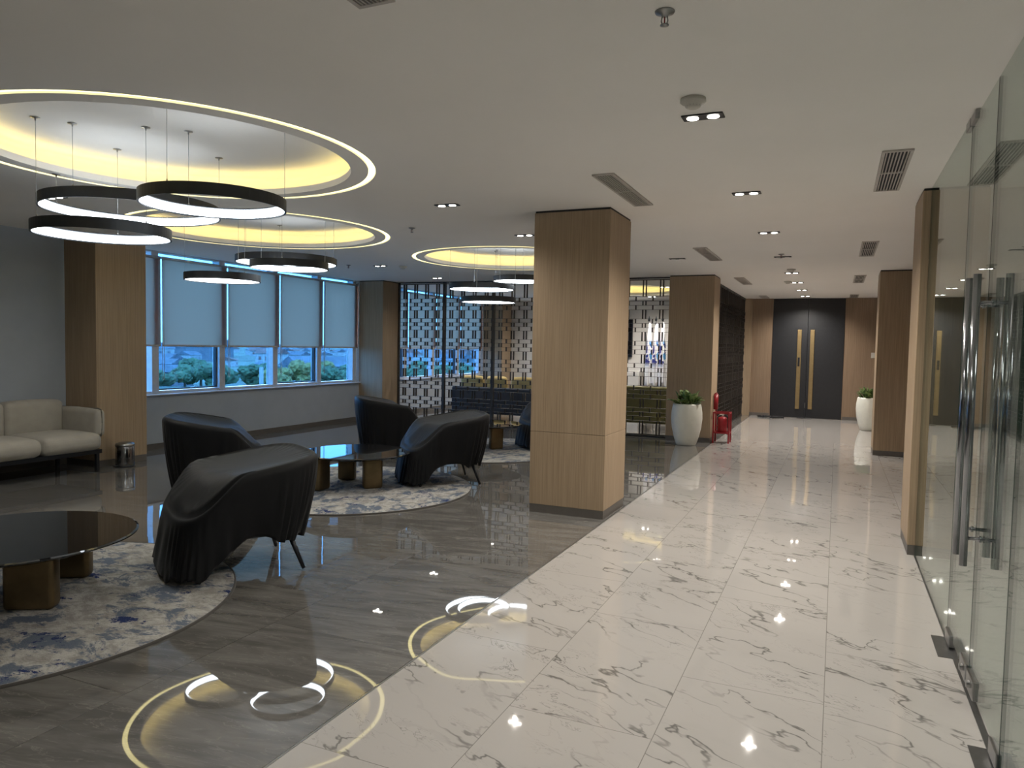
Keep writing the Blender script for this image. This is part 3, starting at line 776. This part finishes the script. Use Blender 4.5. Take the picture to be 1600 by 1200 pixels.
# pedal bin
t = thing('pedal_bin', 'small chrome pedal bin beside the left wood column', 'bin', (-7.62, 5.97, 0))
b = bm(); lathe(b, [(0, .002), (.100, .002), (.103, .018), (.103, .235), (.10, .24), (0, .24)], n=36); obj('bin_body', b, 'chrome', t)
b = bm(); lathe(b, [(.104, .238), (.105, .255), (.098, .275), (.06, .288), (0, .292)], n=36); obj('lid', b, 'steel', t)
b = bm(); lathe(b, [(0, 0), (.107, 0), (.108, .012), (.103, .018)], n=36); obj('base_ring', b, 'black', t)
b = bm(); bx(b, -.02, .02, -.145, -.10, .012, .024, .004); obj('pedal', b, 'black', t)

# ------------------------------------------------------------------ planters
def planter(x, y, label, sc, seed, leafn=40):
    t = thing('potted_plant', label, 'plant', (x, y, 0), group='white tall pots with leafy plants'); t.scale = (sc, sc, sc)
    b = bm(); lathe(b, [(0, 0), (.135, 0), (.15, .012), (.185, .12), (.218, .26), (.232, .40), (.228, .50), (.212, .60), (.203, .625), (.190, .628), (.188, .60), (.19, .56)], n=40); obj('pot', b, 'pot', t)
    b = bm(); lathe(b, [(.192, .57), (.1, .585), (0, .59)], n=30); obj('soil', b, 'soil', t)
    rnd = random.Random(seed); bs = bm(); bl = bm()
    for k_ in range(leafn):
        a = rnd.uniform(0, 2 * pi); tilt = rnd.uniform(.05, .75) if k_ % 4 else rnd.uniform(.8, 1.1); L = rnd.uniform(.13, .21) ; ro = rnd.uniform(0, .10)
        base = Vector((ro * cos(a), ro * sin(a), .575)); d = Vector((cos(a) * sin(tilt), sin(a) * sin(tilt), cos(tilt)))
        stem = rnd.uniform(.03, .14); p0 = base + d * stem
        tube(bs, base, p0, .005, .0035, 6)
        side = d.cross(Vector((0, 0, 1))).normalized(); up = side.cross(d).normalized(); wd = L * rnd.uniform(.26, .36)
        prev = None
        for i in range(8):
            s = i / 7; w_ = wd * (sin(pi * min(1, s * .93 + .05)) ** .75) + .0015
            c0 = p0 + d * L * s - Vector((0, 0, 1)) * L * .25 * s * s + up * .0
            q = [bl.verts.new(c0 - side * w_ + up * w_ * .35), bl.verts.new(c0), bl.verts.new(c0 + side * w_ + up * w_ * .35)]
            if prev:
                for j in (0, 1):
                    f = bl.faces.new((prev[j], prev[j + 1], q[j + 1], q[j])); f.smooth = True
            prev = q
    obj('stems', bs, 'leaf', t)
    o = obj('leaves', bl, 'leaf', t); sm = o.modifiers.new('leaf_thickness', 'SOLIDIFY'); sm.thickness = .0015
planter(-2.13, 11.62, 'leafy green plant in a tall white pot before the second wood column', 1.04, 5)
planter(.61, 15.75, 'plant in a white pot half hidden behind the right-hand column', 1.02, 9)

# ------------------------------------------------------------------ fire extinguisher on its red stand
t = thing('extinguisher_stand', 'red metal stand with four legs beside the second wood column', 'stand', (-1.665, 12.21, 0))
for sx in (-1, 1):
    for sy in (-1, 1):
        b = bm(); x, y = sx * .12, sy * .12; bx(b, x - .012, x + .012, y - .012, y + .012, 0, .80 if (sx, sy) == (-1, 1) else .50); obj('leg', b, 'red', t)
b = bm()
for z in (.155, .475):
    for s in (-1, 1): bx(b, -.12, .12, s * .12 - .009, s * .12 + .009, z, z + .024); bx(b, s * .12 - .009, s * .12 + .009, -.12, .12, z, z + .024)
bx(b, -.12, .12, .111, .129, .25, .268)
obj('rails', b, 'red', t)
b = bm(); bx(b, -.115, .115, -.115, .115, .155, .163); obj('tray', b, 'red', t)
b = bm(); tube(b, (-.12, .08, .53), (-.12, .08, .78), .036, .036, 18); tube(b, (-.12, .08, .78), (-.12, .08, .805), .036, .012, 18); obj('top_cylinder', b, 'red', t)
t = thing('fire_extinguisher', 'red fire extinguisher held inside the red metal stand', 'fire extinguisher', (-1.66, 12.21, .163))
b = bm(); lathe(b, [(0, 0), (.074, 0), (.078, .01), (.078, .215), (.066, .245), (.03, .262), (0, .264)], n=28); obj('cylinder_body', b, 'red', t)
b = bm(); tube(b, (0, 0, .26), (0, 0, .295), .016); bx(b, -.05, .02, -.012, .012, .285, .30, .003); obj('valve', b, 'plastic', t)
b = bm(); polytube(b, [(.02, 0, .285), (.07, -.02, .28), (.09, -.04, .22), (.088, -.045, .08)], .009); obj('hose', b, 'black', t)

# ------------------------------------------------------------------ glass partition and doors
def pane(name, y0, y1, z0, z1, parent):
    b = bm(); bx(b, -.006, .006, y0, y1, z0, z1); o = obj(name, b, 'glass', parent)
    b = bm()
    for q in ((y0, y0 + .004), (y1 - .004, y1)): bx(b, -.0062, .0062, q[0], q[1], z0, z1)
    obj('polished_edge', b, 'glass_edge', o)
    return o
t = thing('glass_partition', 'fixed frameless glass pane running from the doors to the near right column', 'glass wall', (GX, 0, 0), kind='structure')
pane('glass_pane', 4.385, 6.13, .004, H - .001, t); pane('glass_pane', YB, 1.70, .004, H - .001, t)
def door_leaf(y0, y1, hinge_far, label):
    t = thing('glass_door', label, 'glass door', (GX, 0, 0), group='frameless glass door leaves')
    pane('door_glass', y0, y1, .06, H - .03, t)
    yh = y1 if hinge_far else y0; s = -1 if hinge_far else 1
    ym = y0 if hinge_far else y1; sm = 1 if hinge_far else -1
    for z0, z1, nm in ((.012, .075, 'pivot_patch'), (H - .05, H - .004, 'pivot_patch')):
        b = bm(); bx(b, -.016, .016, min(yh, yh + s * .14), max(yh, yh + s * .14), z0, z1, .003, 1); obj(nm, b, 'steel', t)
    b = bm(); bx(b, -.018, .018, min(ym + sm * .01, ym + sm * .17), max(ym + sm * .01, ym + sm * .17), .045, .13, .004, 1)
    tube(b, (-.03, ym + sm * .09, .088), (.03, ym + sm * .09, .088), .016, n=16); obj('lock_patch', b, 'steel', t)
    for side in (-1, 1):
        b = bm(); yy = ym + sm * .095; xx = side * .064
        tube(b, (xx, yy, .60), (xx, yy, 1.84), .0155, n=20); obj('pull_handle', b, 'chrome', t)
    b = bm()
    for z in (.72, 1.72):
        tube(b, (-.064, yy, z), (.064, yy, z), .008, n=12)
        for s_ in (-1, 1): tube(b, (s_ * .006, yy, z), (s_ * .012, yy, z), .014, n=14)
    obj('handle_spacer', b, 'chrome', t)
    return t
door_leaf(3.712, 4.378, True, 'farther glass door leaf with long chrome pull handles')
door_leaf(3.04, 3.704, False, 'nearer glass door leaf with long chrome pull handles, by the right picture edge')
pane('glass_pane', 1.72, 3.032, .004, H - .001, bpy.data.objects['glass_partition'])
for y0, y1, lb in ((4.12, 4.42, 'square steel floor plate under the pivot of the farther glass door'), (2.92, 3.22, 'steel floor plate at the bottom right edge of the picture')):
    b = bm(); bx(b, GX - .075, GX + .075, y0, y1, .0, .004, .001, 1); tag(obj('floor_hinge_plate', b, 'steel_dark'), lb, 'floor plate', 'floor hinge plates')
t = thing('glass_clamp', 'small steel clamp holding the top of the glass to the ceiling', 'clamp', (GX, 4.45, H))
b = bm(); bx(b, -.018, .018, -.06, .06, -.05, -.003, .003, 1); obj('clamp_body', b, 'steel', t)
b = bm(); bx(b, GX - .012, GX + .012, YB, 6.13, 0, .0035); struct('trim_3', b, 'steel_dark')

# things on the floor by the black door
t = thing('door_stop', 'black floor latch standing in front of the black double door', 'door stop', (-.62, 17.62, 0))
b = bm(); bx(b, -.16, .16, -.04, .04, 0, .02, .004, 1); obj('base', b, 'black', t)
b = bm(); bx(b, -.02, .02, -.02, .02, .02, .24, .004, 1); obj('upright', b, 'black', t)
b = bm(); tube(b, (0, -.01, .24), (0, -.01, .36), .008); obj('rod', b, 'steel', t)
t = thing('cable_bundle', 'black cable coil lying on the floor left of the black door', 'cable', (-1.38, 17.45, 0))
b = bm(); pts = []
for i in range(60):
    a = i * .42; r = .10 + .03 * sin(i * .7); pts.append((r * cos(a) * 1.6 - .12 + i * .004, r * sin(a), .014 + .012 * abs(sin(i * .9))))
polytube(b, pts, .012, 6); obj('cable_coil', b, 'black', t)
b = bm(); bx(b, .10, .34, -.05, .05, 0, .035, .01, 2); obj('plug_box', b, 'black', t)
b = bm(); bx(b, -.04, .04, -.012, 0, -.06, .06, .004, 1)
tag(obj('wall_switch', b, 'plastic', None, (.72, YE, 1.45)), 'white switch plate on the brown wall right of the black door', 'switch')

# ------------------------------------------------------------------ the lounge beyond the lattice screen
def lounge_sofa(x0, x1, y0, label, mat, hb, cushions):
    t = thing('lounge_sofa', label, 'sofa', ((x0 + x1) / 2, y0, 0)); w = (x1 - x0) / 2
    b = bm(); bx(b, -w, w, 0, .16, .12, hb, .04, 3); obj('sofa_back', b, mat, t)
    b = bm(); cushion(b, -w + .1, w - .1, .14, .85, .16, .42, .06, .0); obj('seat_cushion', b, mat, t)
    for s in (-1, 1):
        b = bm(); bx(b, min(s * w, s * (w - .14)), max(s * w, s * (w - .14)), .02, .85, .12, hb - .06, .04, 3); obj('armrest', b, mat, t)
        for y in (.06, .78):
            b = bm(); bx(b, s * (w - .08) - .02, s * (w - .08) + .02, y, y + .04, 0, .13); obj('leg', b, 'black', t)
    return t
lounge_sofa(-7.25, -5.05, 13.25, 'charcoal sofa with its back to the lattice screen, seen through it', 'sofa_grey', .66, 0)
for i, (x, w_) in enumerate(((-6.9, .5), (-6.35, .46), (-5.75, .5))):
    b = bm(); cushion(b, -w_ / 2, w_ / 2, -.07, .07, 0, .44, .06, .015)
    o = obj('throw_cushion', b, 'yellow', None, (x, 13.49 + .05, .43))
    tag(o, ('leftmost mustard cushion leaning above the charcoal sofa back', 'middle mustard cushion on the charcoal sofa behind the screen', 'rightmost mustard cushion on the charcoal sofa behind the screen')[i], 'cushion', 'mustard cushions behind the screen')
lounge_sofa(-4.0, -2.45, 13.3, 'olive sofa seen through the lattice between the two wood columns', 'sofa_olive', .80, 0)
# television and console on the far wall
t = thing('television', 'black wall television seen through the lattice right of the front wood column', 'television', (-5.35, YE, 1.75))
b = bm(); bx(b, -.7, .7, -.06, -.001, -.47, .47, .008, 1); obj('tv_body', b, 'black', t)
b = bm(); bx(b, -.68, .68, -.064, -.0605, -.45, .45); obj('tv_screen', b, 'tv', t)
t = thing('console_cabinet', 'pale low cabinet below the television in the far lounge', 'cabinet', (-5.3, YE - .25, 0))
b = bm(); bx(b, -.95, .95, -.22, .22, .05, .95, .006, 1); obj('cabinet_body', b, 'wall_white', t)
for i in range(4):
    b = bm(); bx(b, -.94 + i * .475, -.475 + i * .475, -.235, -.222, .07, .93, .004, 1); obj('cabinet_door', b, 'wall_white', t)
b = bm(); bx(b, -.93, .93, -.2, .2, 0, .05); obj('plinth', b, 'gap', t)
for i, x in enumerate((-4.13, -3.95, -3.78)):
    t = thing('flag', ('leftmost of three white and blue flags behind the lattice screen', 'middle of three white and blue flags behind the lattice screen', 'rightmost of three white and blue flags behind the lattice screen')[i], 'flag', (x, 17.3 - .05 * i, 0), group='flags on poles')
    b = bm(); tube(b, (0, 0, .03), (0, 0, 2.15), .012, n=10); obj('flag_pole', b, 'steel', t)
    b = bm(); lathe(b, [(0, 2.15), (.02, 2.16), (.03, 2.19), (.012, 2.24), (0, 2.29)], n=12); obj('finial', b, 'black', t)
    b = bm(); lathe(b, [(0, 0), (.15, 0), (.15, .02), (.03, .05), (0, .05)], n=24); obj('base', b, 'steel', t)
    b = bm(); rows = []; n = 40
    for k_ in range(16):
        s = k_ / 15; z = 2.12 - 1.45 * s; r = .022 + .055 * min(1, s * 1.4) ** .8
        rows.append([b.verts.new((r * (1 + .28 * sin(7 * a_ + i + s)) * cos(a_) + .02, r * .6 * (1 + .28 * sin(7 * a_ + i + s)) * sin(a_), z - .05 * sin(3 * a_ + i) * s)) for a_ in [2 * pi * q / n for q in range(n)]])
    for a, c in zip(rows, rows[1:]):
        for q in range(n): f = b.faces.new((a[q], a[(q + 1) % n], c[(q + 1) % n], c[q])); f.smooth = True
    obj('flag_cloth', b, 'flag', t)

# ------------------------------------------------------------------ outside
GZ = -8.0
b = bm(); v = [b.verts.new(q) for q in ((-1500, -300, GZ), (-9.5, -300, GZ), (-9.5, 1600, GZ), (-1500, 1600, GZ))]; b.faces.new(v)
o = tag(obj('city_ground', b, 'ground'), 'hazy green and grey ground of the town outside the windows', 'ground', kind='structure')
def pol(deg, dist): a = radians(deg); return (-dist * sin(a), dist * cos(a))
b = bm(); r_ = random.Random(3)
pa = []
for i in range(31):
    d_ = 20 + i * 1.3; pa.append((pol(d_, 118 + i * .4), pol(d_, 123.5 + i * .4)))
vv = [[b.verts.new((*q[0], GZ + .12)), b.verts.new((*q[1], GZ + .12))] for q in pa]
for p_, q_ in zip(vv, vv[1:]): b.faces.new((p_[0], p_[1], q_[1], q_[0]))
tag(obj('street', b, 'road'), 'pale curving road strip at the bottom of the window view', 'road', kind='structure')
def crown_mesh(seed, mat):
    b = bm(); rr = random.Random(seed)
    for k_ in range(9):
        tmp = bm(); bmesh.ops.create_icosphere(tmp, subdivisions=3, radius=1)
        c0 = Vector((rr.uniform(-2.6, 2.6), rr.uniform(-1.8, 1.8), rr.uniform(2.6, 5.2))); R = rr.uniform(1.1, 1.9)
        for v in tmp.verts:
            d = 1 + .32 * noise.noise(v.co * 2.6 + Vector((seed * 3 + k_, 0, 0))) + .18 * noise.noise(v.co * 7)
            v.co = c0 + Vector((v.co.x, v.co.y, v.co.z * .8)) * R * d
        me = bpy.data.meshes.new('tmp'); tmp.to_mesh(me); tmp.free(); b.from_mesh(me); bpy.data.meshes.remove(me)
    return b
protos = []
for k_, mt in ((0, 'crown'), (1, 'crown'), (2, 'crown2')):
    t = thing('street_tree', '', 'tree', group='trees outside the windows')
    obj('tree_crown', crown_mesh(k_ + 1, mt), mt, t)
    b = bm(); tube(b, (0, 0, -.3), (0, 0, 3.2), .3, .2, 8); obj('trunk', b, 'trunk', t); protos.append(t)
r_ = random.Random(21); first = [True] * 3
spots = []
for row, (ds, off) in enumerate(((129, 0), (139, 2.0), (150, .8))):
    for i in range(9 if row else 10): spots.append((21.5 + off + i * 4.1 + r_.uniform(-.2, .2), ds + r_.uniform(-1, 1), (i + row) % 2))
kinds_ = {i: 2 for i in (5, 14, 23)}
for i, (dg, ds, kk) in enumerate(spots):
    kk = kinds_.get(i, kk)
    src = protos[kk]
    if first[kk]: t = src; first[kk] = False
    else: t = copy_tree(src)
    x, y = pol(dg, ds); t.location = (x, y, GZ); t.rotation_euler.z = r_.uniform(0, 6); s = r_.uniform(.85, 1.0); t.scale = (s, s, s * r_.uniform(.9, 1.05))
    t['label'] = ('leafy green tree among those seen through the window strips', 'leafy green tree among those seen through the window strips', 'yellowish tree seen through the window strips')[kk]
    t['group'] = 'yellowish trees outside' if kk == 2 else 'green trees outside'
hp = []
for k_, (rf, fa) in enumerate((('roof1', 'facade1'), ('roof2', 'facade1'), ('roof1', 'facade2'))):
    b = bm(); bx(b, -5, 5, -4, 4, 0, 3.4, mi=0)
    vs = [b.verts.new(q) for q in ((-5.5, -4.5, 3.4), (5.5, -4.5, 3.4), (5.5, 4.5, 3.4), (-5.5, 4.5, 3.4), (-5.5, 0, 5.0), (5.5, 0, 5.0))]
    for q in ((0, 1, 5, 4), (2, 3, 4, 5), (0, 4, 3), (1, 2, 5), (0, 3, 2, 1)): b.faces.new([vs[i] for i in q]).material_index = 1
    for s in (-3, 0, 3): bx(b, s - .6, s + .6, -4.05, -4.0, 1.2, 2.4, mi=1)
    hp.append(obj('house', b, [fa, rf])); 
placed = []; r_ = random.Random(5); usedp = [False] * 3
for i in range(170):
    kk = r_.choice((0, 0, 1, 2)); src = hp[kk]
    if not usedp[kk]: o = src; usedp[kk] = True
    else: o = src.copy(); C.objects.link(o)
    for _try in range(400):
        u = r_.random(); x, y = pol(r_.uniform(21, 57), 165 + 640 * u ** 1.3)
        if all((x - q[0]) ** 2 + (y - q[1]) ** 2 > 31 ** 2 for q in placed): break
    else:
        if o is not src: bpy.data.objects.remove(o)
        continue
    placed.append((x, y)); o.location = (x, y, GZ); o.rotation_euler.z = r_.uniform(0, 3.1)
    s = r_.uniform(.8, 1.25); o.scale = (s * r_.uniform(.8, 1.5), s, s * r_.uniform(.8, 1.7 if u > .3 else 1.1))
    tag(o, ('low pale house with a grey roof in the hazy town outside', 'low pale house with a rust roof in the hazy town outside', 'low grey house with a grey roof in the hazy town outside')[kk], 'house', ('grey-roofed pale houses', 'rust-roofed houses', 'grey houses')[kk])
x, y = pol(42.9, 96)
t = thing('sign_mast', 'white sign mast standing in front of the yellowish tree outside', 'mast', (x, y, GZ))  # pale sign on a single pole
b = bm(); tube(b, (0, 0, 0), (0, 0, 3.2), .12, n=10); obj('mast_pole', b, 'roof1', t)
b = bm(); bx(b, -.2, .2, -.2, .2, 2.7, 6.3, .08, 2); obj('mast_head', b, 'facade1', t)
